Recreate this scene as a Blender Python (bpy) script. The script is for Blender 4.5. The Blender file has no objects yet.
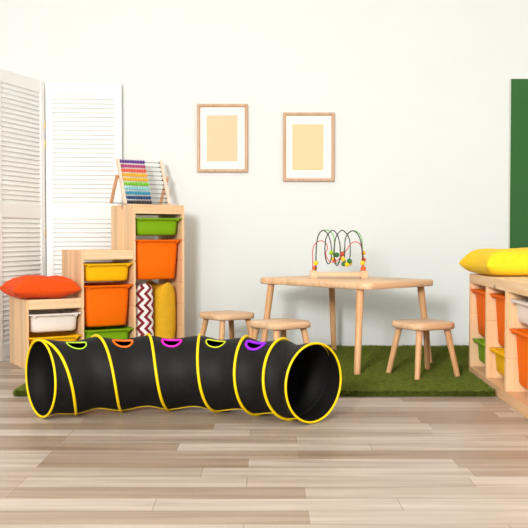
import bpy, bmesh, math, random
import numpy as np
from mathutils import Vector, Matrix, noise
random.seed(7)
rng = np.random.default_rng(7)
PI = math.pi
col = bpy.context.scene.collection
scene = bpy.context.scene

# ------------------------------------------------------------------ materials
def srgb(r, g, b):
    f = lambda c: (c/255/12.92) if c/255 <= .04045 else ((c/255+.055)/1.055)**2.4
    return (f(r), f(g), f(b), 1)

def new_mat(name):
    m = bpy.data.materials.new(name); m.use_nodes = True
    nt = m.node_tree
    return m, nt, nt.nodes['Principled BSDF'], nt.nodes.new, nt.links.new

def plain(name, c, rough=.5, spec=.5, noise_amt=.05, scale=20, bump=0, bscale=200, coat=0, sheen=0):
    m, nt, b, N, L = new_mat(name)
    tc = N('ShaderNodeTexCoord'); nz = N('ShaderNodeTexNoise'); nz.inputs['Scale'].default_value = scale
    L(tc.outputs['Object'], nz.inputs['Vector'])
    mr = N('ShaderNodeMapRange'); mr.inputs['From Min'].default_value = .25; mr.inputs['From Max'].default_value = .75
    mr.inputs['To Min'].default_value = 1-noise_amt; mr.inputs['To Max'].default_value = 1+noise_amt
    L(nz.outputs['Fac'], mr.inputs['Value'])
    mx = N('ShaderNodeMix'); mx.data_type = 'RGBA'; mx.blend_type = 'MULTIPLY'; mx.inputs['Factor'].default_value = 1
    mx.inputs['A'].default_value = c; L(mr.outputs['Result'], mx.inputs['B'])
    L(mx.outputs['Result'], b.inputs['Base Color'])
    b.inputs['Roughness'].default_value = rough; b.inputs['Specular IOR Level'].default_value = spec
    b.inputs['Coat Weight'].default_value = coat; b.inputs['Sheen Weight'].default_value = sheen
    if bump:
        n2 = N('ShaderNodeTexNoise'); n2.inputs['Scale'].default_value = bscale; L(tc.outputs['Object'], n2.inputs['Vector'])
        bp = N('ShaderNodeBump'); bp.inputs['Strength'].default_value = bump; bp.inputs['Distance'].default_value = .002
        L(n2.outputs['Fac'], bp.inputs['Height']); L(bp.outputs['Normal'], b.inputs['Normal'])
    return m

def wood(name, light, dark, axis='z', stave=None, stave_w=.075, knots=True, rough=.5):
    """axis: grain direction; stave: axis across which glued boards alternate."""
    m, nt, b, N, L = new_mat(name)
    tc = N('ShaderNodeTexCoord'); mp = N('ShaderNodeMapping')
    sc = [38, 38, 38]; sc['xyz'.index(axis)] = 1.6
    mp.inputs['Scale'].default_value = sc
    oi = N('ShaderNodeObjectInfo')
    add = N('ShaderNodeVectorMath'); add.operation = 'ADD'
    L(tc.outputs['Object'], mp.inputs['Vector']); L(mp.outputs['Vector'], add.inputs[0]); L(oi.outputs['Location'], add.inputs[1])
    nz = N('ShaderNodeTexNoise'); nz.inputs['Scale'].default_value = 1; nz.inputs['Detail'].default_value = 5; nz.inputs['Distortion'].default_value = .6
    L(add.outputs[0], nz.inputs['Vector'])
    cr = N('ShaderNodeValToRGB'); cr.color_ramp.elements[0].position = .3; cr.color_ramp.elements[0].color = dark
    cr.color_ramp.elements[1].position = .68; cr.color_ramp.elements[1].color = light
    L(nz.outputs['Fac'], cr.inputs['Fac'])
    out = cr.outputs['Color']
    if stave:
        sp = N('ShaderNodeSeparateXYZ'); L(tc.outputs['Object'], sp.inputs[0])
        d = N('ShaderNodeMath'); d.operation = 'DIVIDE'; d.inputs[1].default_value = stave_w; L(sp.outputs['XYZ'.index(stave.upper())], d.inputs[0])
        fl = N('ShaderNodeMath'); fl.operation = 'FLOOR'; L(d.outputs[0], fl.inputs[0])
        wn = N('ShaderNodeTexWhiteNoise'); wn.noise_dimensions = '1D'; L(fl.outputs[0], wn.inputs['W'])
        mr = N('ShaderNodeMapRange'); mr.inputs['To Min'].default_value = .90; mr.inputs['To Max'].default_value = 1.05; L(wn.outputs['Value'], mr.inputs['Value'])
        mx = N('ShaderNodeMix'); mx.data_type = 'RGBA'; mx.blend_type = 'MULTIPLY'; mx.inputs['Factor'].default_value = 1
        L(out, mx.inputs['A']); L(mr.outputs['Result'], mx.inputs['B']); out = mx.outputs['Result']
    if knots:
        mp2 = N('ShaderNodeMapping'); s2 = [8, 8, 8]; s2['xyz'.index(axis)] = 4.0; mp2.inputs['Scale'].default_value = s2
        L(tc.outputs['Object'], mp2.inputs['Vector'])
        vo = N('ShaderNodeTexVoronoi'); vo.inputs['Scale'].default_value = 1; L(mp2.outputs['Vector'], vo.inputs['Vector'])
        k = N('ShaderNodeMapRange'); k.inputs['From Min'].default_value = .05; k.inputs['From Max'].default_value = .12
        k.inputs['To Min'].default_value = .75; k.inputs['To Max'].default_value = 0; L(vo.outputs['Distance'], k.inputs['Value'])
        mk = N('ShaderNodeMix'); mk.data_type = 'RGBA'; mk.inputs['B'].default_value = srgb(140, 82, 45)
        L(k.outputs['Result'], mk.inputs['Factor']); L(out, mk.inputs['A']); out = mk.outputs['Result']
    L(out, b.inputs['Base Color']); b.inputs['Roughness'].default_value = rough; b.inputs['Specular IOR Level'].default_value = .35
    return m

PINE_L, PINE_D = srgb(246, 208, 164), srgb(234, 188, 138)
M = {}
M['pine_side'] = wood('pine_side', PINE_L, PINE_D, 'z', 'y', .062)
M['pine_rail'] = wood('pine_rail', srgb(244, 212, 170), srgb(230, 186, 138), 'x', None)
M['pine_base'] = wood('pine_base', srgb(236, 196, 152), srgb(222, 174, 128), 'x', 'y', .07, knots=False)
M['beech'] = wood('beech', srgb(240, 204, 166), srgb(226, 180, 136), 'x', 'y', .09, knots=False, rough=.42)
M['beech_leg'] = wood('beech_leg', srgb(232, 184, 136), srgb(214, 158, 106), 'z', None, knots=False, rough=.42)
M['frame_wood'] = wood('frame_wood', srgb(216, 180, 148), srgb(196, 156, 122), 'z', None, knots=False)
M['pale_rail'] = wood('pale_rail', srgb(244, 222, 204), srgb(232, 204, 182), 'z', None, knots=False)
M['tan_leg'] = wood('tan_leg', srgb(226, 178, 138), srgb(205, 152, 108), 'z', None, knots=False)

M['wall'] = plain('wall_paint', srgb(231, 234, 232), .9, .2, .008, 3, .05, 400)
M['ceiling'] = plain('ceiling_paint', srgb(240, 240, 238), .9, .2, .01, 3)
M['screen'] = plain('screen_paint', srgb(249, 248, 245), .55, .3, .01, 8)
M['brass'] = plain('brass', srgb(190, 160, 80), .3, .5, .1); M['brass'].node_tree.nodes['Principled BSDF'].inputs['Metallic'].default_value = 1
M['board'] = plain('green_board', srgb(46, 100, 44), .6, .3, .05, 4)
M['board_edge'] = plain('board_edge', srgb(226, 226, 216), .6, .3, .03)
def plastic(n, c): return plain('plastic_'+n, c, .6, .12, .015, 6)
M['orange'] = plastic('orange', srgb(250, 112, 4)); M['green'] = plastic('green', srgb(126, 172, 20))
M['yellow'] = plastic('yellow', srgb(246, 188, 12)); M['white'] = plastic('white', srgb(240, 228, 218))
M['darkgreen'] = plastic('darkgreen', srgb(90, 140, 15))
M['fab_orange'] = plain('fabric_orange', srgb(240, 82, 22), .9, .1, .05, 30, .35, 500, sheen=.05)
M['fab_yellow'] = plain('fabric_yellow', srgb(250, 206, 40), .9, .1, .04, 30, .35, 500, sheen=.05)
M['fab_gold'] = plain('fabric_gold', srgb(226, 172, 40), .9, .1, .06, 30, .35, 500)
M['nylon'] = plain('tunnel_nylon', srgb(17, 16, 16), .6, .22, .12, 14, .2, 700)
M['tunnel_yellow'] = plain('tunnel_yellow', srgb(246, 206, 0), .5, .3, .03)
for n, c in dict(lime=(180, 220, 50), torange=(250, 110, 20), magenta=(236, 24, 190), chartreuse=(206, 214, 30), purple=(150, 24, 246)).items():
    M[n] = plain('trim_'+n, srgb(*c), .5, .3, .03)
M['mat_white'] = plain('mount_board', srgb(250, 244, 238), .8, .2, .01)
M['print_peach'] = plain('print_peach', srgb(240, 206, 170), .8, .2, .015, 20)
M['print_cream'] = plain('print_cream', srgb(240, 210, 164), .8, .2, .015, 20)
M['wire'] = plain('black_wire', srgb(40, 40, 44), .35, .5, .02)
M['wire_green'] = plain('green_wire', srgb(110, 190, 60), .35, .5, .02)
M['wire_red'] = plain('red_wire', srgb(215, 70, 70), .35, .5, .02)
def bead_mat(n, c): return plain('bead_'+n, srgb(*c), .3, .5, .03)
M['backing'] = plain('turf_backing', srgb(60, 74, 24), .95, .1, .2, 60)
M['toy'] = plain('toy_grey', srgb(206, 200, 196), .5, .4, .05)

def turf_mat():
    m, nt, b, N, L = new_mat('turf_blades')
    tc = N('ShaderNodeTexCoord'); nz = N('ShaderNodeTexNoise'); nz.inputs['Scale'].default_value = 60; nz.inputs['Detail'].default_value = 4
    L(tc.outputs['Object'], nz.inputs['Vector'])
    cr = N('ShaderNodeValToRGB'); e = cr.color_ramp.elements
    e[0].position = .3; e[0].color = srgb(90, 104, 34); e[1].position = .7; e[1].color = srgb(128, 138, 58)
    L(nz.outputs['Fac'], cr.inputs['Fac']); L(cr.outputs['Color'], b.inputs['Base Color'])
    b.inputs['Roughness'].default_value = .8; b.inputs['Specular IOR Level'].default_value = .15
    return m
M['turf'] = turf_mat()

def floor_mat():
    m, nt, b, N, L = new_mat('laminate_floor')
    tc = N('ShaderNodeTexCoord')
    def brick(w, rh, off, c1, c2, mort, ms):
        br = N('ShaderNodeTexBrick'); br.inputs['Scale'].default_value = 1
        br.inputs['Brick Width'].default_value = w; br.inputs['Row Height'].default_value = rh
        br.inputs['Mortar Size'].default_value = ms; br.inputs['Mortar Smooth'].default_value = .1
        br.offset = off; br.offset_frequency = 3; br.squash = 1.25; br.squash_frequency = 2
        br.inputs['Color1'].default_value = c1; br.inputs['Color2'].default_value = c2; br.inputs['Mortar'].default_value = mort
        br.inputs['Bias'].default_value = 0
        mo = N('ShaderNodeMapping'); mo.inputs['Location'].default_value = (7.31, 5.04, 0); L(tc.outputs['Object'], mo.inputs['Vector']); L(mo.outputs['Vector'], br.inputs['Vector']); return br
    br = brick(.66, .105, .37, srgb(196, 184, 172), srgb(150, 129, 111), srgb(144, 124, 107), .0012)
    mp = N('ShaderNodeMapping'); mp.inputs['Scale'].default_value = (1.6, 26, 1); L(tc.outputs['Object'], mp.inputs['Vector'])
    nz = N('ShaderNodeTexNoise'); nz.inputs['Scale'].default_value = 1; nz.inputs['Detail'].default_value = 6; nz.inputs['Distortion'].default_value = .5
    L(mp.outputs['Vector'], nz.inputs['Vector'])
    cr = N('ShaderNodeValToRGB'); e = cr.color_ramp.elements
    e[0].position = .3; e[0].color = (.74, .70, .66, 1); e[1].position = .62; e[1].color = (1.06, 1.05, 1.04, 1)
    L(nz.outputs['Fac'], cr.inputs['Fac'])
    mx = N('ShaderNodeMix'); mx.data_type = 'RGBA'; mx.blend_type = 'MULTIPLY'; mx.inputs['Factor'].default_value = 1
    L(br.outputs['Color'], mx.inputs['A']); L(cr.outputs['Color'], mx.inputs['B']); L(mx.outputs['Result'], b.inputs['Base Color'])
    b.inputs['Roughness'].default_value = .38; b.inputs['Specular IOR Level'].default_value = .4
    return m
M['floor'] = floor_mat()

def chevron_mat():
    m, nt, b, N, L = new_mat('chevron_fabric')
    uv = N('ShaderNodeUVMap'); sp = N('ShaderNodeSeparateXYZ'); L(uv.outputs['UV'], sp.inputs[0])
    def math_(op, a, bb=None):
        n = N('ShaderNodeMath'); n.operation = op
        for i, v in enumerate((a, bb)):
            if v is None: continue
            if isinstance(v, (int, float)): n.inputs[i].default_value = v
            else: L(v, n.inputs[i])
        return n.outputs[0]
    zig = math_('PINGPONG', sp.outputs[0], .034)
    s = math_('ADD', sp.outputs[1], zig)
    f = math_('FRACT', math_('DIVIDE', s, .050))
    st = math_('LESS_THAN', f, .47)
    mx = N('ShaderNodeMix'); mx.data_type = 'RGBA'; mx.inputs['A'].default_value = srgb(246, 236, 234); mx.inputs['B'].default_value = srgb(132, 22, 34)
    L(st, mx.inputs['Factor']); L(mx.outputs['Result'], b.inputs['Base Color']); b.inputs['Roughness'].default_value = .9
    return m
M['chevron'] = chevron_mat()

# ------------------------------------------------------------------ object helpers
def obj(name, bm, mat, parent=None, smooth=True, sub=0, angle=40):
    me = bpy.data.meshes.new(name); bm.normal_update(); bm.to_mesh(me); bm.free()
    return link_mesh(name, me, mat, parent, smooth, sub, angle)

def link_mesh(name, me, mat, parent=None, smooth=True, sub=0, angle=40):
    me.materials.append(mat)
    if smooth:
        me.polygons.foreach_set('use_smooth', [True]*len(me.polygons))
        try: me.set_sharp_from_angle(angle=math.radians(angle))
        except Exception: pass
    o = bpy.data.objects.new(name, me); col.objects.link(o)
    if parent: o.parent = parent
    if sub:
        s = o.modifiers.new('Subdivision', 'SUBSURF'); s.levels = sub; s.render_levels = sub
    return o

def tag(o, label=None, cat=None, group=None, kind=None):
    if label: o['label'] = label
    if cat: o['category'] = cat
    if group: o['group'] = group
    if kind: o['kind'] = kind
    return o

def thing(name, label, cat, loc=(0, 0, 0), rotz=0, group=None):
    o = bpy.data.objects.new(name, None); col.objects.link(o); o.empty_display_size = .05
    o.location = loc; o.rotation_euler = (0, 0, rotz)
    return tag(o, label, cat, group)

def dup(root, loc, rotz, label=None):
    r = root.copy(); col.objects.link(r); r.location = loc; r.rotation_euler = (0, 0, rotz)
    if label: r['label'] = label
    for ch in list(root.children):
        c = ch.copy(); col.objects.link(c); c.parent = r
        for g in list(ch.children):
            d = g.copy(); col.objects.link(d); d.parent = c
    return r

def box(bm, lo, hi, bev=.002, seg=2, mat=None):
    lo, hi = Vector(lo), Vector(hi)
    g = bmesh.ops.create_cube(bm, size=1)
    vs = g['verts']
    for v in vs:
        v.co = Vector(((lo[i]+hi[i])/2 + v.co[i]*(hi[i]-lo[i]) for i in range(3)))
    if bev:
        es = list({e for v in vs for e in v.link_edges})
        r = bmesh.ops.bevel(bm, geom=es, offset=bev, segments=seg, affect='EDGES', clamp_overlap=True)
        vs = list({v for f in r['faces'] for v in f.verts} | {v for v in vs if v.is_valid})
    if mat is not None: bmesh.ops.transform(bm, matrix=mat, verts=vs)
    return vs

def loft(bm, rings, cap0=True, cap1=True, closed=False):
    vr = [[bm.verts.new(p) for p in r] for r in rings]
    n = len(vr[0])
    pairs = list(zip(vr, vr[1:])) + ([(vr[-1], vr[0])] if closed else [])
    for a, b in pairs:
        for i in range(n):
            bm.faces.new((a[i], a[(i+1) % n], b[(i+1) % n], b[i]))
    if cap0 and not closed: bm.faces.new(list(reversed(vr[0])))
    if cap1 and not closed: bm.faces.new(vr[-1])
    return vr

def cone(bm, p0, p1, r0, r1, n=20, rnd=.003):
    """tapered round rod with softened ends"""
    p0, p1 = Vector(p0), Vector(p1); d = (p1-p0); l = d.length; d.normalize()
    x = d.orthogonal().normalized(); y = d.cross(x)
    rings = []
    for t, r in ((0, r0-rnd), (rnd/l, r0), (.5, (r0+r1)/2), (1-rnd/l, r1), (1, r1-rnd)):
        c = p0 + (p1-p0)*t
        rings.append([c + (x*math.cos(2*PI*i/n) + y*math.sin(2*PI*i/n))*max(r, .0005) for i in range(n)])
    loft(bm, rings)

def tube(bm, pts, r, n=8, closed=False):
    pts = [Vector(p) for p in pts]; m = len(pts)
    rings = []; prev = None
    for i, p in enumerate(pts):
        a = pts[(i-1) % m] if (closed or i > 0) else p
        b = pts[(i+1) % m] if (closed or i < m-1) else p
        d = (b-a).normalized()
        if prev is None: x = d.orthogonal().normalized()
        else:
            x = prev - d*prev.dot(d); x.normalize()
        prev = x; y = d.cross(x)
        rings.append([p + (x*math.cos(2*PI*k/n) + y*math.sin(2*PI*k/n))*r for k in range(n)])
    if closed:      # match the twist of the last ring to the first
        best = min(range(n), key=lambda s: sum((rings[0][k]-rings[-1][(k+s) % n]).length for k in range(n)))
        if best == 0: loft(bm, rings, closed=True)
        else: loft(bm, rings+[[rings[0][(k-best) % n] for k in range(n)]], cap0=False, cap1=False)
    else: loft(bm, rings)

def spline(pts, k=8):
    P = [Vector(p) for p in pts]; P = [P[0]*2-P[1]] + P + [P[-1]*2-P[-2]]
    out = []
    for i in range(1, len(P)-2):
        a, b, c, d = P[i-1:i+3]
        for j in range(k):
            t = j/k
            out.append(.5*((2*b) + (c-a)*t + (2*a-5*b+4*c-d)*t*t + (3*b-a-3*c+d)*t**3))
    out.append(P[-2]); return out

def rrect(w, d, r, z, n=6, cx=0, cy=0):
    pts = []
    for sx, sy, a0 in ((1, 1, 0), (-1, 1, 90), (-1, -1, 180), (1, -1, 270)):
        for i in range(n+1):
            a = math.radians(a0 + 90*i/n)
            pts.append(Vector((cx + sx*(w/2-r) + r*math.cos(a), cy + sy*(d/2-r) + r*math.sin(a), z)))
    return pts

def sphere(bm, c, r, u=14, v=10):
    g = bmesh.ops.create_uvsphere(bm, u_segments=u, v_segments=v, radius=r)
    bmesh.ops.translate(bm, verts=g['verts'], vec=c)

# ------------------------------------------------------------------ camera (pinhole 849 px in a 528 px frame)
F = 849.0; EYE = .715
cam = bpy.data.cameras.new('camera'); co = bpy.data.objects.new('camera', cam); col.objects.link(co)
cam.sensor_width = 36; cam.lens = 36*F/528; cam.clip_start = .05
co.location = (0, 0, EYE); co.rotation_euler = (math.radians(90-1.754), 0, 0)
scene.camera = co

# ------------------------------------------------------------------ the setting
WALL = 5.425
XL, XR, YB, ZC = -2.7, 2.7, -2.4, 2.75
def slab(name, lo, hi, m):
    bm = bmesh.new(); box(bm, lo, hi, 0); return tag(obj(name, bm, m, smooth=False), kind='structure')
slab('floor', (XL-.1, YB-.1, -.1), (XR+.1, WALL+.1, 0), M['floor'])
slab('wall_back', (XL-.1, WALL, 0), (XR+.1, WALL+.1, ZC), M['wall'])
slab('wall_left', (XL-.1, YB-.1, 0), (XL, WALL, ZC), M['wall'])
slab('wall_right', (XR, YB-.1, 0), (XR+.1, WALL, ZC), M['wall'])
slab('ceiling', (XL-.1, YB-.1, ZC), (XR+.1, WALL+.1, ZC+.1), M['ceiling'])

# green board on the wall
t = thing('wall_board', 'dark green board on the white wall, above and behind the bright yellow pillow', 'board', (1.560, WALL, .56))
bm = bmesh.new(); box(bm, (0, -.018, 0), (.96, -.001, 1.165), .001); obj('edge_frame', bm, M['board_edge'], t)
bm = bmesh.new(); box(bm, (.004, -.022, .004), (.956, -.016, 1.161), .001); obj('board_face', bm, M['board'], t)

# picture frames
def picture(x0, y0, x1, y1, pr, label, mat):
    s = F/(WALL-.02)
    X0, X1 = (x0-264)/s, (x1-264)/s; Z1, Z0 = EYE-(y0-237.5)/s, EYE-(y1-237.5)/s
    w, h = X1-X0, Z1-Z0
    t = thing('picture_frame', label, 'picture', ((X0+X1)/2, WALL-.001, Z0))
    bw = .019
    bm = bmesh.new()
    prof = [(0, 0), (0, -.022), (.004, -.026), (.013, -.024), (bw, -.016), (bw, 0)]
    rings = []
    for d, y in prof:
        rings.append([Vector((-w/2+d, y, d)), Vector((w/2-d, y, d)), Vector((w/2-d, y, h-d)), Vector((-w/2+d, y, h-d))])
    loft(bm, rings, closed=True); bmesh.ops.recalc_face_normals(bm, faces=bm.faces)
    obj('frame', bm, M['frame_wood'], t, angle=20)
    bm = bmesh.new(); box(bm, (-w/2+.012, -.010, .012), (w/2-.012, -.002, h-.012), 0); obj('mount_board', bm, M['mat_white'], t, smooth=False)
    a, b, c, d = pr
    bm = bmesh.new(); box(bm, ((a-264)/s-(X0+X1)/2, -.012, EYE-(d-237.5)/s-Z0), ((c-264)/s-(X0+X1)/2, -.0095, EYE-(b-237.5)/s-Z0), 0)
    obj('print', bm, mat, t, smooth=False)
picture(197.4, 104.2, 247.8, 171.8, (206.8, 115.2, 237.6, 160.9), 'wooden picture frame with peach print, hung slightly higher and nearer the abacus', M['print_peach'])
picture(283, 112.7, 334.2, 180.9, (292.3, 124.2, 323.3, 169.7), 'wooden picture frame with cream print, hung slightly lower, straight above the bead maze', M['print_cream'])

# folding louvred screen
def screen_panel(parent, loc, rotz, w, h=1.69, pitch=.0285):
    st, th = .044, .026
    zt, m0, m1, zb = h-.075, .835, .915, .095
    bm = bmesh.new()
    box(bm, (0, 0, 0), (st, th, h), .003); box(bm, (w-st, 0, 0), (w, th, h), .003)
    for a, b in ((zt, h), (m0, m1), (0.02, zb)): box(bm, (st-.002, .002, a), (w-st+.002, th-.002, b), .002)
    p = obj('screen_panel', bm, M['screen'], parent); p.location = loc; p.rotation_euler = (0, 0, rotz)
    bm = bmesh.new()
    for a, b in ((m1, zt), (zb, m0)):
        n = round((b-a)/pitch); q = (b-a)/n
        for i in range(n):
            z = a + q*(i+.5)
            mat = Matrix.Translation((0, th/2, z)) @ Matrix.Rotation(math.radians(-28), 4, 'X')
            box(bm, (st-.001, -.0035, -q*.60), (w-st+.001, .0035, q*.60), .002, 1, mat)
    obj('louvres', bm, M['screen'], p)
    return p
FX, FY = -1.37, 5.335
t = thing('folding_screen', 'tall white louvred folding screen standing behind the pine storage steps', 'folding screen', (FX, FY, 0))
screen_panel(t, (.004, 0, 0), math.radians(5), .470)
a1 = math.radians(17+180)
d1 = Vector((-math.sin(math.radians(18.5)), -math.cos(math.radians(18.5)), 0))
rz = math.atan2(-d1.y, -d1.x)
screen_panel(t, d1*.49, rz, .487)
for z in (1.30, 1.42, .74):
    bm = bmesh.new(); cone(bm, (-.002, -.004, z-.025), (-.002, -.004, z+.025), .004, .004, 10, .001); obj('hinge', bm, M['brass'], t)

# ------------------------------------------------------------------ storage units and bins
def panel(bm, x0, x1, dep, z0, z1, gl=(), gr=(), gap=.0085, gd=.005):
    """upright board with horizontal runner grooves cut in its two faces"""
    box(bm, (x0+gd, 0.0004, z0+.0006), (x1-gd, dep-.0004, z1-.0006), 0)
    for side, gs in ((0, gl), (1, gr)):
        a, b = (x0, x0+gd+.0005) if side == 0 else (x1-gd-.0005, x1)
        zs = z0
        for g in sorted(gs):
            box(bm, (a, 0, zs), (b, dep, g-gap/2), .0008, 1); zs = g+gap/2
        box(bm, (a, 0, zs), (b, dep, z1), .0008, 1)

def make_bin(label, loc, rotz, w, dep, h, mat, group, lip=.0):
    """w: width over the flange; origin at the front middle of the flange, hanging down by h"""
    t = thing('storage_bin', label, 'bin', loc, rotz, group)
    bm = bmesh.new()
    iw, idp = w-.030, dep-.040
    cy = dep/2
    k = .006 if h < .15 else .012          # taper per side
    rings = [rrect(iw-2*k-.03, idp-2*k-.03, .03, -h, 6, 0, cy), rrect(iw-2*k-.012, idp-2*k-.012, .034, -h+.003, 6, 0, cy), rrect(iw-2*k, idp-2*k, .036, -h+.012, 6, 0, cy)]
    rings += [rrect(iw-2*k*(1-s), idp-2*k*(1-s), .034, -h+.012+(h-.018)*s, 6, 0, cy) for s in (.33, .66, 1)]
    rings += [rrect(iw-.006, idp-.006, .032, -.006, 6, 0, cy)]
    rings += [rrect(iw-.006-2*k, idp-.006-2*k, .032, -h+.012, 6, 0, cy), rrect(iw-.03-2*k, idp-.03-2*k, .028, -h+.004, 6, 0, cy)]
    loft(bm, rings); obj('body', bm, mat, t, angle=50)
    bm = bmesh.new()
    r0 = [rrect(iw-.008, idp-.008, .03, -.0055, 6, 0, cy), rrect(w, dep, .012, -.0055, 6, 0, cy), rrect(w, dep, .012, -.001, 6, 0, cy),
          rrect(w-.003, dep-.003, .011, 0, 6, 0, cy), rrect(iw-.006, idp-.006, .03, 0, 6, 0, cy)]
    loft(bm, r0, closed=True)
    for sx in (-1, 1):                       # hanging tabs under the front corners of the flange
        box(bm, (sx*(w/2-.034)-.009, .004, -.017), (sx*(w/2-.034)+.009, .018, -.004), .002, 1)
    box(bm, (-w/2+.022, .003, -.011), (w/2-.022, .007, -.004), .0015, 1)
    obj('rim', bm, mat, t, angle=35)
    return t

# left: stepped pine unit
U0 = Vector((-1.283, 4.568, 0)); RZ = math.radians(31)
u = Vector((math.cos(RZ), math.sin(RZ), 0)); v = Vector((-math.sin(RZ), math.cos(RZ), 0))
PT, PITCH, DEP = .015, .3095, .350
HT = (.380, .647, .910)
GRO = ([.296, .170, .07], [.567, .443, .32, .192], [.829, .702, .58, .45, .32, .19])
unit = thing('storage_steps', 'stepped pine storage unit with three columns of rising height, holding colourful bins', 'storage unit', U0, RZ)
for k in range(4):
    bm = bmesh.new(); h = HT[min(k, 2)]
    panel(bm, k*PITCH, k*PITCH+PT, DEP, 0, h, GRO[k-1] if k else (), GRO[k] if k < 3 else ())
    obj('side_panel', bm, M['pine_side'], unit)
for k in range(3):
    bm = bmesh.new(); x0, x1 = k*PITCH+PT, (k+1)*PITCH
    box(bm, (x0, .001, HT[k]-.054), (x1, DEP-.001, HT[k]-.0005), .0015); obj('top_board', bm, M['pine_rail'], unit)
    bm = bmesh.new(); box(bm, (x0, .001, .001), (x1, DEP-.001, .045), .0015); obj('base_board', bm, M['pine_base'], unit)
def unit_bin(k, z, h, mat, label):
    x = k*PITCH + (PITCH+PT)/2
    p = U0 + u*x + v*(-.006); p.z = z+.003
    make_bin(label, p, RZ, PITCH-PT+.006, .345, h, M[mat], 'storage bins in the pine steps')
unit_bin(0, .296, .102, 'white', 'shallow white storage bin under the orange pillow, in the lowest column')
unit_bin(0, .170, .10, 'yellow', 'yellow storage bin below the white bin in the lowest column')
unit_bin(1, .567, .102, 'yellow', 'shallow yellow storage bin at the top of the middle column')
unit_bin(1, .443, .236, 'orange', 'deep orange storage bin in the middle column, between yellow and green bins')
unit_bin(1, .192, .10, 'green', 'green storage bin low in the middle column, partly behind the tunnel')
unit_bin(2, .829, .102, 'green', 'shallow green storage bin at the top of the tallest column, beneath the abacus')
unit_bin(2, .702, .234, 'orange', 'deep orange storage bin in the tallest column, above the two cushions')

# right: low pine bench unit
BL, BP, BT, BD, BH = 1.117, .3623, .030, .44, .531
bdir = Vector((-.027, -1, 0)).normalized(); BRZ = math.atan2(bdir.y, bdir.x)
bdep = Vector((-bdir.y, bdir.x, 0))
B0 = Vector((1.0687, 4.415, 0))
bench = thing('storage_bench', 'low pine storage bench with bins, along the edge of the turf mat', 'storage unit', B0, BRZ)
GB = (.449, .320, .191)
for k in range(4):
    bm = bmesh.new(); panel(bm, k*BP, k*BP+BT, BD-.002, .05, BH-.048, GB if k else (), GB if k < 3 else ())
    o = obj('side_panel', bm, M['pine_side'], bench)
bm = bmesh.new(); box(bm, (0, 0, BH-.048), (BL, BD, BH), .003); obj('top_board', bm, M['pine_rail'], bench)
bm = bmesh.new(); box(bm, (0, 0, 0), (BL, BD, .05), .002); obj('base_board', bm, M['pine_base'], bench)
def bench_bin(k, z, h, mat, label, out=.010):
    p = B0 + bdir*(k*BP + (BP+BT)/2) + bdep*out; p.z = z+.003
    make_bin(label, p, BRZ, BP-BT+.008, .40, h, M[mat], 'storage bins in the pine bench')
bench_bin(0, .449, .232, 'orange', 'deep orange bench bin at the far end of the bench, above the green bin', -.002)
bench_bin(0, .191, .112, 'green', 'green bench bin low at the far end of the bench by the turf')
bench_bin(1, .449, .240, 'orange', 'deep orange bench bin in the middle compartment, above the yellow bin')
bench_bin(1, .191, .112, 'yellow', 'shallow yellow bench bin low in the middle compartment')
bench_bin(2, .449, .098, 'white', 'shallow white bench bin at the top of the nearest compartment')
bench_bin(2, .320, .238, 'orange', 'deep orange bench bin below the white bin in the nearest compartment')

# ------------------------------------------------------------------ pillows
def pillow(name, label, loc, rot, W, D, T, mat, low=.42, seed=0, n=44, wr=.010, c=.07, uv=False, pw=2.4):
    bm = bmesh.new(); uvl = bm.loops.layers.uv.new('UVMap'); grid = {}
    def f(a): return max(0, 1-abs(a)**pw)
    def pt(i, j, sgn):
        # denser near the seams
        a = math.sin((2*i/n-1)*PI/2); b = math.sin((2*j/n-1)*PI/2)
        e = (f(a)*f(b))**.5
        x = W/2*a*(1 - c*(1-b*b)*a*a); y = D/2*b*(1 - c*(1-a*a)*b*b)
        w = noise.noise(Vector((a*2.2+seed, b*2.2, seed*1.7)))*wr*1.2
        w += (noise.noise(Vector((a*1.5+b*5+seed, b*1.2-a*4, seed*2.3+sgn))))*wr*(.5+.9*(abs(a)*abs(b)))
        z = (T*(1-low) if sgn > 0 else -T*low)*e
        z += w*(e if sgn > 0 else e*.5)
        z += .006*noise.noise(Vector((a*1.3, b*1.3, seed+5)))*(1-e)
        if sgn < 0: z = max(z, -T*low*.9)
        return Vector((x, y, z))
    U = {}
    for sgn in (1, -1):
        for i in range(n+1):
            for j in range(n+1):
                edge = i in (0, n) or j in (0, n)
                key = (i, j, 0 if edge else sgn)
                if key not in grid: grid[key] = bm.verts.new(pt(i, j, sgn))
        P = [[grid[(i, j, 0 if (i in (0, n) or j in (0, n)) else sgn)] for j in range(n+1)] for i in range(n+1)]
        # arc length along j for the cloth pattern
        S = [[0]*(n+1) for _ in range(n+1)]
        for i in range(n+1):
            for j in range(1, n+1): S[i][j] = S[i][j-1] + (P[i][j].co-P[i][j-1].co).length
        for i in range(n):
            for j in range(n):
                q = [(i, j), (i+1, j), (i+1, j+1), (i, j+1)]
                if sgn < 0: q.reverse()
                fc = bm.faces.new([P[a][b] for a, b in q])
                for lp, (a, b) in zip(fc.loops, q):
                    lp[uvl].uv = (P[a][b].co.x + W/2, S[min(max(a, 1), n-1)][b]*sgn + (.3 if sgn < 0 else 0))
    o = obj(name, bm, mat, None, True, 1, 180)
    o.location = loc; o.rotation_euler = rot
    tag(o, label, 'pillow'); return o

# flat pillows
pc = U0 + u*.108 + v*.112
pillow('pillow', 'bright orange pillow lying on the lowest of the pine steps', (pc.x, pc.y, HT[0]+.052), (0, 0, RZ+.02), .374, .30, .124, M['fab_orange'], seed=3, pw=3.6, wr=.014)
pillow('pillow', 'bright yellow pillow lying on top of the pine bench', (1.290, 4.205, BH+.053), (0, 0, math.radians(4)), .53, .44, .130, M['fab_yellow'], seed=21, pw=7, wr=.007)
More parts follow.
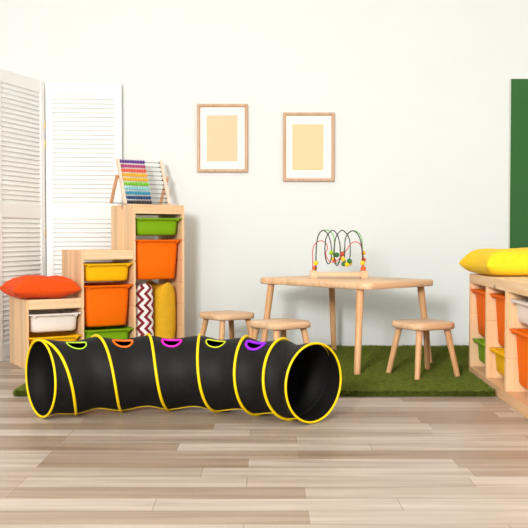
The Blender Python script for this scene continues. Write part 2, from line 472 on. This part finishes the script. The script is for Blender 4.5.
# cushions standing in the tall column: local x -> up, y -> depth, z -> sideways
def standing(name, label, along, dep, zc, H, D, T, mat, seed, yaw=0, tilt=0, low=.5, pw=7, c=.05, wr=.004):
    o = pillow(name, label, (0, 0, 0), (0, 0, 0), H, D, T, mat, low=low, seed=seed, wr=wr, c=c, pw=pw)
    R = Matrix(((0, 0, -1), (0, 1, 0), (1, 0, 0))).to_4x4()      # x->z, z->-x
    c = U0 + u*along + v*dep; c.z = zc
    o.matrix_world = Matrix.Translation(c) @ Matrix.Rotation(RZ+yaw, 4, 'Z') @ Matrix.Rotation(tilt, 4, 'Y') @ R
    return o
x2 = 2*PITCH+PT
standing('pillow', 'white pillow with dark red zigzag stripes, standing in the tallest column', x2+.0705, .174, .2515, .402, .335, .122, M['chevron'], 11, .04, 0)
standing('pillow', 'mustard yellow pillow standing upright in the column beside the zigzag pillow', x2+.2165, .174, .2525, .404, .335, .144, M['fab_gold'], 14, -.03, .0, pw=5, c=.10, wr=.007)

# ------------------------------------------------------------------ abacus
AB = U0 + u*(2*PITCH+.0185) + v*.165; AB.z = HT[2]
ab = thing('abacus', 'wooden bead abacus with rainbow rows on top of the tallest pine step', 'abacus', AB, RZ)
AW, AH, AL = .285, .276, .124
def rail_pt(x, s, off=0): return Vector((x, AL*s, .003 + AH*s))
lean = math.atan2(AL, AH)
for x in (0, AW):
    bm = bmesh.new(); L_ = math.hypot(AL, AH)
    mat = Matrix.Translation((x, 0, .0068)) @ Matrix.Rotation(-lean, 4, 'X')
    box(bm, (-.0095, -.011, 0), (.0095, .011, L_), .003, 2, mat); obj('side_rail', bm, M['pale_rail'], ab)
for sx, x in ((-1, -.024), (1, AW+.0178)):
    p0 = Vector((x, AL*.60, .002+AH*.60)); p1 = Vector((x, .172, .0165))
    bm = bmesh.new(); d = p1-p0; ang = math.atan2(d.y, -d.z)
    mat = Matrix.Translation(p0) @ Matrix.Rotation(ang, 4, 'X')
    box(bm, (-.008, -.010, -d.length), (.008, .010, .016), .003, 2, mat); obj('prop_leg', bm, M['tan_leg'], ab)
bm = bmesh.new(); y, z = AL*.60, .002+AH*.60
cone(bm, (-.032, y, z), (.012, y, z), .006, .006, 12, .001); obj('pivot', bm, M['tan_leg'], ab)
bm = bmesh.new(); cone(bm, (AW-.012, y, z), (AW+.022, y, z), .006, .006, 12, .001); obj('pivot', bm, M['tan_leg'], ab)
bm = bmesh.new(); cone(bm, (-.024, .170, .018), (AW+.0178, .170, .018), .002, .002, 8, .0005); obj('spreader_rod', bm, M['wire'], ab)
ROWS = [(98, 50, 150), (190, 76, 130), (236, 100, 70), (248, 184, 30), (242, 190, 24), (120, 206, 40), (150, 212, 220), (50, 160, 190), (24, 74, 130), (52, 44, 46)]
BR = .0078
bead_bm = bmesh.new(); sphere(bead_bm, (0, 0, 0), 1, 14, 9)
for vtx in bead_bm.verts: vtx.co.x *= .88
bead_me = bpy.data.meshes.new('bead'); bead_bm.to_mesh(bead_me); bead_bm.free()
for r, c in enumerate(ROWS):
    s = .965 - .905*r/9
    p = rail_pt(0, s)
    bm = bmesh.new(); cone(bm, (0, p.y, p.z), (AW, p.y, p.z), .0016, .0016, 8, .0005)
    cone(bm, (AW-.018, p.y, p.z), (AW-.0095, p.y, p.z), .004, .004, 8, .001)
    obj('rod', bm, M['wire'], ab)
    me = bead_me.copy(); me.materials.append(bead_mat('row', c)); me.polygons.foreach_set('use_smooth', [True]*len(me.polygons))
    for k in range(10):
        o = bpy.data.objects.new('bead', me); col.objects.link(o); o.parent = ab
        o.location = (.0185 + k*.0166 - r*.0003, p.y, p.z); o.scale = (.0092, .0122, .0122)

# ------------------------------------------------------------------ table and stools
MAT_Z = .019
TRZ = math.atan2(.65, .76) + math.radians(1.6)
TC = Vector((.452, 4.757, MAT_Z))
tb = thing('play_table', 'low rectangular light wood play table with splayed round legs, on the turf mat', 'table', TC, TRZ)
TH, TT = .4685, .034
bm = bmesh.new(); W_, D_ = .575, .835
loft(bm, [rrect(W_-.008, D_-.008, .046, TH-TT, 8), rrect(W_, D_, .05, TH-TT+.004, 8), rrect(W_, D_, .05, TH-.004, 8), rrect(W_-.008, D_-.008, .046, TH, 8)])
obj('tabletop', bm, M['beech'], tb, angle=50)
FEET = []
for sx in (-1, 1):
    for sy in (-1, 1):
        bm = bmesh.new(); cone(bm, (sx*.300, sy*.362, .0032), (sx*.250, sy*.336, TH-TT+.001), .0165, .0195, 24, .002); obj('leg', bm, M['beech_leg'], tb)
        FEET.append(TC + Matrix.Rotation(TRZ, 3, 'Z') @ Vector((sx*.300, sy*.362, 0)))

SH, ST = .2745, .032
def stool_mesh():
    t = thing('stool', 'x', 'stool', (0, 0, 0), 0)
    bm = bmesh.new(); w = .262
    loft(bm, [rrect(w-.012, w-.012, .062, SH-ST, 10), rrect(w-.002, w-.002, .067, SH-ST+.005, 10), rrect(w, w, .068, SH-ST/2, 10), rrect(w-.003, w-.003, .066, SH-.005, 10), rrect(w-.012, w-.012, .062, SH, 10)])
    obj('seat', bm, M['beech'], t, angle=60)
    for sx in (-1, 1):
        for sy in (-1, 1):
            bm = bmesh.new(); cone(bm, (sx*.123, sy*.123, .0042), (sx*.084, sy*.084, SH-ST+.002), .0135, .0165, 20, .002); obj('leg', bm, M['beech_leg'], t)
    return t
STOOLS = [((.803, 4.28), 26, 'small light wood stool beside the pine bench, its four legs fully in view'),
          ((.081, 4.31), 36, 'small light wood stool at the table, overlapping the table leg, behind the tunnel'),
          ((-.210, 4.79), 36, 'small light wood stool nearest the mustard pillow, standing farther back behind the tunnel')]
st0 = None
for (x, y), rz_, lab in STOOLS:
    if st0 is None:
        st0 = stool_mesh(); st0.location = (x, y, MAT_Z); st0.rotation_euler = (0, 0, math.radians(rz_)); st0['label'] = lab; st0['group'] = 'light wood stools around the play table'
    else: dup(st0, (x, y, MAT_Z), math.radians(rz_), lab)
    for sx in (-1, 1):
        for sy in (-1, 1): FEET.append(Vector((x, y, 0)) + Matrix.Rotation(math.radians(rz_), 3, 'Z') @ Vector((sx*.123, sy*.123, 0)))

# ------------------------------------------------------------------ bead maze on the table
mz = thing('bead_maze', 'wooden bead maze with looping black, green and red wires on the play table', 'toy', (.279, 4.785, MAT_Z+TH))
K = .000758
def mp(x, y, d=0): return ((x-102)*K, d, (402-y)*K)
for x in (102, 476):
    cx = (x-102)*K
    for dy in (-.028, .028):
        bm = bmesh.new(); box(bm, (cx-.019, dy-.019, 0), (cx+.019, dy+.019, .045), .003); obj('base_block', bm, M['beech'], mz)
for dy in (-.028, .028):
    bm = bmesh.new(); box(bm, (.012, dy-.010, .012), ((476-102)*K-.012, dy+.010, .035), .003); obj('base_bar', bm, M['beech'], mz)
for cx in (0, (476-102)*K):
    bm = bmesh.new(); box(bm, (cx-.011, -.02, .010), (cx+.011, .02, .034), .003); obj('end_bar', bm, M['beech'], mz)
fr, bk = -.028, .028
black = [(118, 370, fr), (118, 300, fr), (120, 180, fr), (135, 85, fr*.8), (172, 45, 0), (210, 75, bk*.4), (232, 140, bk*.6), (238, 220, .01), (226, 280, 0), (208, 292, -.006), (191, 250, -.01), (185, 180, -.02),
         (197, 95, -.01), (243, 45, 0), (280, 80, .01), (300, 150, .016), (303, 230, .01), (290, 290, 0), (272, 305, -.006), (258, 260, -.012), (255, 180, -.018), (268, 95, -.012), (312, 45, 0), (352, 75, .01), (374, 130, .014),
         (376, 220, .008), (365, 290, 0), (345, 305, -.008), (332, 250, -.014), (332, 160, -.016), (346, 85, -.01), (390, 48, 0), (430, 75, fr*.4), (452, 140, fr*.8), (461, 220, fr), (465, 300, fr), (466, 370, fr)]
green = [(124, 370, bk), (124, 250, bk), (130, 130, bk), (155, 60, bk), (200, 42, bk), (240, 65, bk), (260, 120, bk), (254, 220, bk), (258, 285, bk*.8), (280, 292, bk*.7), (310, 250, bk*.7), (335, 180, bk), (345, 95, bk), (395, 48, bk), (445, 68, bk), (467, 125, bk), (470, 220, bk), (472, 300, bk), (474, 370, bk)]
red = [(95, 370, .0), (96, 300, 0), (97, 190, 0), (118, 142, 0), (160, 122, 0), (195, 145, -.004), (206, 180, -.01), (192, 205, -.02), (196, 240, -.022), (222, 275, -.02), (265, 278, -.014), (305, 240, -.008), (330, 212, -.004), (348, 192, 0), (375, 150, 0), (410, 130, 0), (446, 145, 0), (464, 190, 0), (474, 260, 0), (476, 370, 0)]
for pts, m in ((black, 'wire'), (green, 'wire_green'), (red, 'wire_red')):
    bm = bmesh.new(); tube(bm, spline([mp(*p) for p in pts], 8), .0031 if m == 'wire' else .0025, 8)
    tag(obj('wire', bm, M[m], mz), {'wire': 'black looping wire', 'wire_green': 'green looping wire', 'wire_red': 'red looping wire'}[m])
BC = dict(yellow=(250, 208, 20), orange=(240, 100, 30), lime=(160, 205, 30), dgreen=(30, 110, 50), red=(200, 70, 30))
bmats = {k: bead_mat(k, c) for k, c in BC.items()}
for x, y, d, c, r in [(117, 287, fr, 'yellow', 18), (112, 323, fr*.4, 'orange', 17), (463, 287, fr, 'yellow', 18), (468, 326, fr, 'orange', 20), (478, 213, bk, 'yellow', 17), (480, 266, bk, 'orange', 18),
                   (236, 212, .012, 'lime', 18), (273, 227, -.02, 'dgreen', 19), (318, 219, -.006, 'red', 18), (321, 258, -.014, 'yellow', 17), (258, 268, .018, 'orange', 15),
                   (328, 294, -.008, 'dgreen', 19), (350, 296, -.024, 'yellow', 19), (372, 288, 0, 'yellow', 18), (365, 272, -.03, 'dgreen', 19), (246, 258, .02, 'yellow', 14)]:
    bm = bmesh.new(); sphere(bm, mp(x, y, d), r*K, 18, 12); tag(obj('bead', bm, bmats[c], mz), {'dgreen': 'dark green'}.get(c, c)+' bead')

# ------------------------------------------------------------------ turf mat
poly = [(-1.125, 3.815), (1.043, 3.815), (1.064, 4.425), (1.62, 4.435), (1.62, WALL-.008), (-.36, WALL-.008), (-.385, 5.03), (-.42, 4.985), (-1.14, 4.585)]
turf = thing('turf_mat', 'green artificial turf mat on the wooden floor under the play table', 'rug', (0, 0, 0))
bm = bmesh.new()
loft(bm, [[Vector((x, y, z)) for x, y in poly] for z in (.0005, MAT_Z-.0007)]); obj('backing', bm, M['backing'], turf, smooth=False)
def inside(px, py):
    r = np.zeros(px.shape, bool); n = len(poly); j = n-1
    for i in range(n):
        xi, yi = poly[i]; xj, yj = poly[j]
        c = ((yi > py) != (yj > py)) & (px < (xj-xi)*(py-yi)/(yj-yi)+xi); r ^= c; j = i
    return r
NB = 380000
px = rng.uniform(-1.14, 1.62, NB); py = 3.815 + (5.6-3.815)*rng.uniform(0, 1, NB)**1.35
ok = inside(px, py)
for f in FEET: ok &= (px-f.x)**2 + (py-f.y)**2 > .030**2
px, py = px[ok], py[ok]; NB = len(px)
hh = rng.uniform(.008, .016, NB) * (1 + .25*np.sin(px*23+np.cos(py*17)*2)*np.sin(py*19))
az = rng.uniform(0, 2*PI, NB); le = rng.uniform(0, .011, NB); wd = rng.uniform(.0012, .0024, NB); a2 = rng.uniform(0, 2*PI, NB)
bxv, byv = np.cos(a2)*wd, np.sin(a2)*wd
V = np.zeros((NB*3, 3), np.float32)
V[0::3] = np.stack([px-bxv, py-byv, np.full(NB, MAT_Z-.001)], 1); V[1::3] = np.stack([px+bxv, py+byv, np.full(NB, MAT_Z-.001)], 1)
V[2::3] = np.stack([np.where(py > 4.42, px+np.cos(az)*le, np.minimum(px+np.cos(az)*le, 1.0687-.027*(4.415-py)-.002)), np.where((py > 4.42) & (px > 1.05), np.clip(py+np.sin(az)*le, 4.423, WALL-.002), np.minimum(py+np.sin(az)*le, WALL-.002)), MAT_Z+hh], 1)
# tufts leaning out over the cut front and side edges
NE = 26000
ex = rng.uniform(-1.125, 1.040, NE); ez = rng.uniform(.001, MAT_Z, NE); ew = rng.uniform(.0012, .0024, NE)
E = np.zeros((NE*3, 3), np.float32)
E[0::3] = np.stack([ex-ew, np.full(NE, 3.8155), ez], 1); E[1::3] = np.stack([ex+ew, np.full(NE, 3.8155), ez+.001], 1)
E[2::3] = np.stack([np.minimum(ex+rng.uniform(-.008, .008, NE), 1.043), 3.8155-rng.uniform(.003, .016, NE), np.maximum(ez+rng.uniform(-.006, .012, NE), .001)], 1)
ns = 6000
ey = rng.uniform(3.815, 4.585, ns); ez = rng.uniform(.001, MAT_Z, ns)
S_ = np.zeros((ns*3, 3), np.float32)
S_[0::3] = np.stack([np.full(ns, -1.1245), ey-.002, ez], 1); S_[1::3] = np.stack([np.full(ns, -1.1245), ey+.002, ez+.001], 1)
S_[2::3] = np.stack([-1.1245-rng.uniform(.003, .016, ns), ey+rng.uniform(-.008, .008, ns), np.maximum(ez+rng.uniform(-.006, .012, ns), .001)], 1)
V = np.concatenate([V, E, S_]); NB = len(V)//3
me = bpy.data.meshes.new('turf_blades'); me.vertices.add(NB*3); me.vertices.foreach_set('co', V.ravel())
me.loops.add(NB*3); me.loops.foreach_set('vertex_index', np.arange(NB*3, dtype=np.int32))
me.polygons.add(NB); me.polygons.foreach_set('loop_start', np.arange(0, NB*3, 3, dtype=np.int32))
me.update(calc_edges=True)
o = link_mesh('turf_blades', me, M['turf'], turf, smooth=False); tag(o, kind='stuff')

# ------------------------------------------------------------------ play tunnel
TCX, TCY, TR = -.3480, 2.6965, .81
RW = .1505; ZC0 = .159; TYAW = math.radians(-5.5)
KN_T = [-42, -31.5, -25.5, -18.3, -10.5, -4.0, 4.5, 10.6, 18.8, 23, 30.5, 34.5, 42]
KN_P = [0, .5, 1, 1.5, 2, 2.5, 3, 3.5, 4, 4.5, 5, 5.5, 6]
sm_t = np.linspace(-42, 42, 400)
sm_p = np.interp(sm_t, KN_T, KN_P)
ker = np.hanning(31); ker /= ker.sum()
sm_p = np.convolve(np.pad(sm_p, 15, mode='reflect', reflect_type='odd'), ker, 'valid')
def psi(td): return np.interp(td, sm_t, sm_p)*2*PI          # wire angle from the top, turning to the near side first
def srf(td, ph, extra=0.0):
    """td along the bend (degrees), ph round the tube (0 = top, +90 = side facing the room)"""
    td = np.asarray(td, float); ph = np.asarray(ph, float)
    phase = (ph - psi(td))/2
    edge = np.clip(np.minimum(td+42, 42-td)/5.0, 0, 1); edge = edge*edge*(3-2*edge)
    sag = (.0138*np.sin(phase)**2)*edge
    r = RW - sag + extra
    th = np.radians(td); rad = TR - r*np.sin(ph)
    x, y = rad*np.sin(th), rad*np.cos(th) - .594
    ca, sa = math.cos(TYAW), math.sin(TYAW)
    return np.stack([TCX + x*ca - y*sa, TCY + .594 + x*sa + y*ca, ZC0 + r*np.cos(ph)], -1)
tun = thing('play_tunnel', 'long black fabric play tunnel with yellow spiral piping lying on the wooden floor', 'tunnel', (0, 0, 0))
NU, NP = 460, 200
uu = np.linspace(-42, 42, NU+1); pp = np.linspace(-PI, PI, NP, endpoint=False)
G = srf(uu[:, None], pp[None, :])
def theta_at(xpix, ph):
    tds = np.linspace(-42, 42, 800); P = srf(tds, np.full(800, ph)); return float(np.interp(xpix, 264+F*P[:, 0]/P[:, 1], tds))
HOLES = [(75.5, 'lime', .0030, 'lime green'), (122.3, 'torange', .0046, 'orange'), (171.6, 'magenta', .0046, 'magenta'), (216, 'chartreuse', .0030, 'yellow green'), (256.5, 'purple', .0056, 'purple')]
PH, RH = math.radians(16), .039
hole_t = [theta_at(x, PH) for x, *_ in HOLES]
tc_ = (uu[:-1]+uu[1:])/2; pc_ = pp + PI/NP
keep = np.ones((NU, NP), bool)
for ht in hole_t:
    da = np.radians(tc_[:, None]-ht)*(TR-RW*np.sin(PH)); db = (pc_[None, :]-PH)*RW
    keep &= (np.abs(da)/RH)**2.3 + (np.abs(db)/np.where(db > 0, .045, .014))**2.3 > 1
ii, jj = np.nonzero(keep); j2 = (jj+1) % NP
faces = np.stack([ii*NP+jj, ii*NP+j2, (ii+1)*NP+j2, (ii+1)*NP+jj], 1)
me = bpy.data.meshes.new('tunnel_fabric'); me.from_pydata(G.reshape(-1, 3).tolist(), [], faces.tolist()); me.update()
o = link_mesh('fabric_tube', me, M['nylon'], tun, angle=180)
sl = o.modifiers.new('Solidify', 'SOLIDIFY'); sl.thickness = .002; sl.offset = 0
# spiral piping
tt = np.linspace(-41.6, 41.2, 900); P = srf(tt, psi(tt), .001+.0045*np.clip((41.6-np.abs(tt))/2.5, 0, 1))
bm = bmesh.new(); tube(bm, P.tolist(), .0058, 8); obj('spiral_piping', bm, M['tunnel_yellow'], tun, angle=180)
P = srf(tt, psi(tt), -.0025); bm = bmesh.new(); tube(bm, P.tolist(), .0026, 6); obj('inner_seam', bm, M['nylon'], tun, angle=180)
for td in (-42, 42):
    ph = np.linspace(0, 2*PI, 120, endpoint=False); P = srf(np.full(120, td), ph, .001)
    bm = bmesh.new(); tube(bm, P.tolist(), .0045, 10, closed=True); obj('end_ring', bm, M['tunnel_yellow'], tun, angle=180)
tt = np.linspace(-41, 41, 400); P = srf(tt, np.full(400, math.radians(166)), .0015)
bm = bmesh.new(); tube(bm, P.tolist(), .0030, 6); obj('bottom_seam', bm, M['tunnel_yellow'], tun, angle=180)
for ht, (x, m, r, cn) in zip(hole_t, HOLES):
    a = np.linspace(0, 2*PI, 72, endpoint=False); se = lambda q: np.sign(q)*np.abs(q)**(2/2.3)
    P = srf(ht + np.degrees(RH*se(np.cos(a))/(TR-RW*math.sin(PH))), PH + np.where(np.sin(a) > 0, .045, .014)*se(np.sin(a))/RW, .001)
    bm = bmesh.new(); tube(bm, P.tolist(), r, 8, closed=True); tag(obj('peephole_trim', bm, M[m], tun, angle=180), cn+' trim round a peephole')

# ------------------------------------------------------------------ light: daylight from the glazed room side behind the camera, plus an added side fill
w = bpy.data.worlds.new('daylight'); scene.world = w; w.use_nodes = True
bg = w.node_tree.nodes['Background']; bg.inputs['Color'].default_value = (.97, .99, 1, 1); bg.inputs['Strength'].default_value = .60
def area(name, loc, target, size, power, color=(1, 1, 1)):
    l = bpy.data.lights.new(name, 'AREA'); l.shape = 'RECTANGLE'; l.size, l.size_y = size; l.energy = power; l.color = color
    o = bpy.data.objects.new(name, l); col.objects.link(o); o.location = loc
    o.rotation_euler = (Vector(target)-Vector(loc)).to_track_quat('-Z', 'Y').to_euler(); return o
area('window_light', (-1.5, -1.7, 2.0), (.1, 5, .6), (.9, .9), 205, (1, .99, .975))
area('ceiling_light', (-.2, 2.6, 2.72), (-.2, 2.6, 0), (2.2, 2.2), 8, (1, .99, .97))

area('side_fill_light', (2.62, 1.9, 1.6), (-1.2, 5, .9), (1.5, 1.3), 20)  # added fill from the right, no window there; lifts the left screen leaf
vs = scene.view_settings
vs.view_transform = 'Standard'; vs.look = 'None'; vs.exposure = 0.30; vs.gamma = 1; vs.use_curve_mapping = False
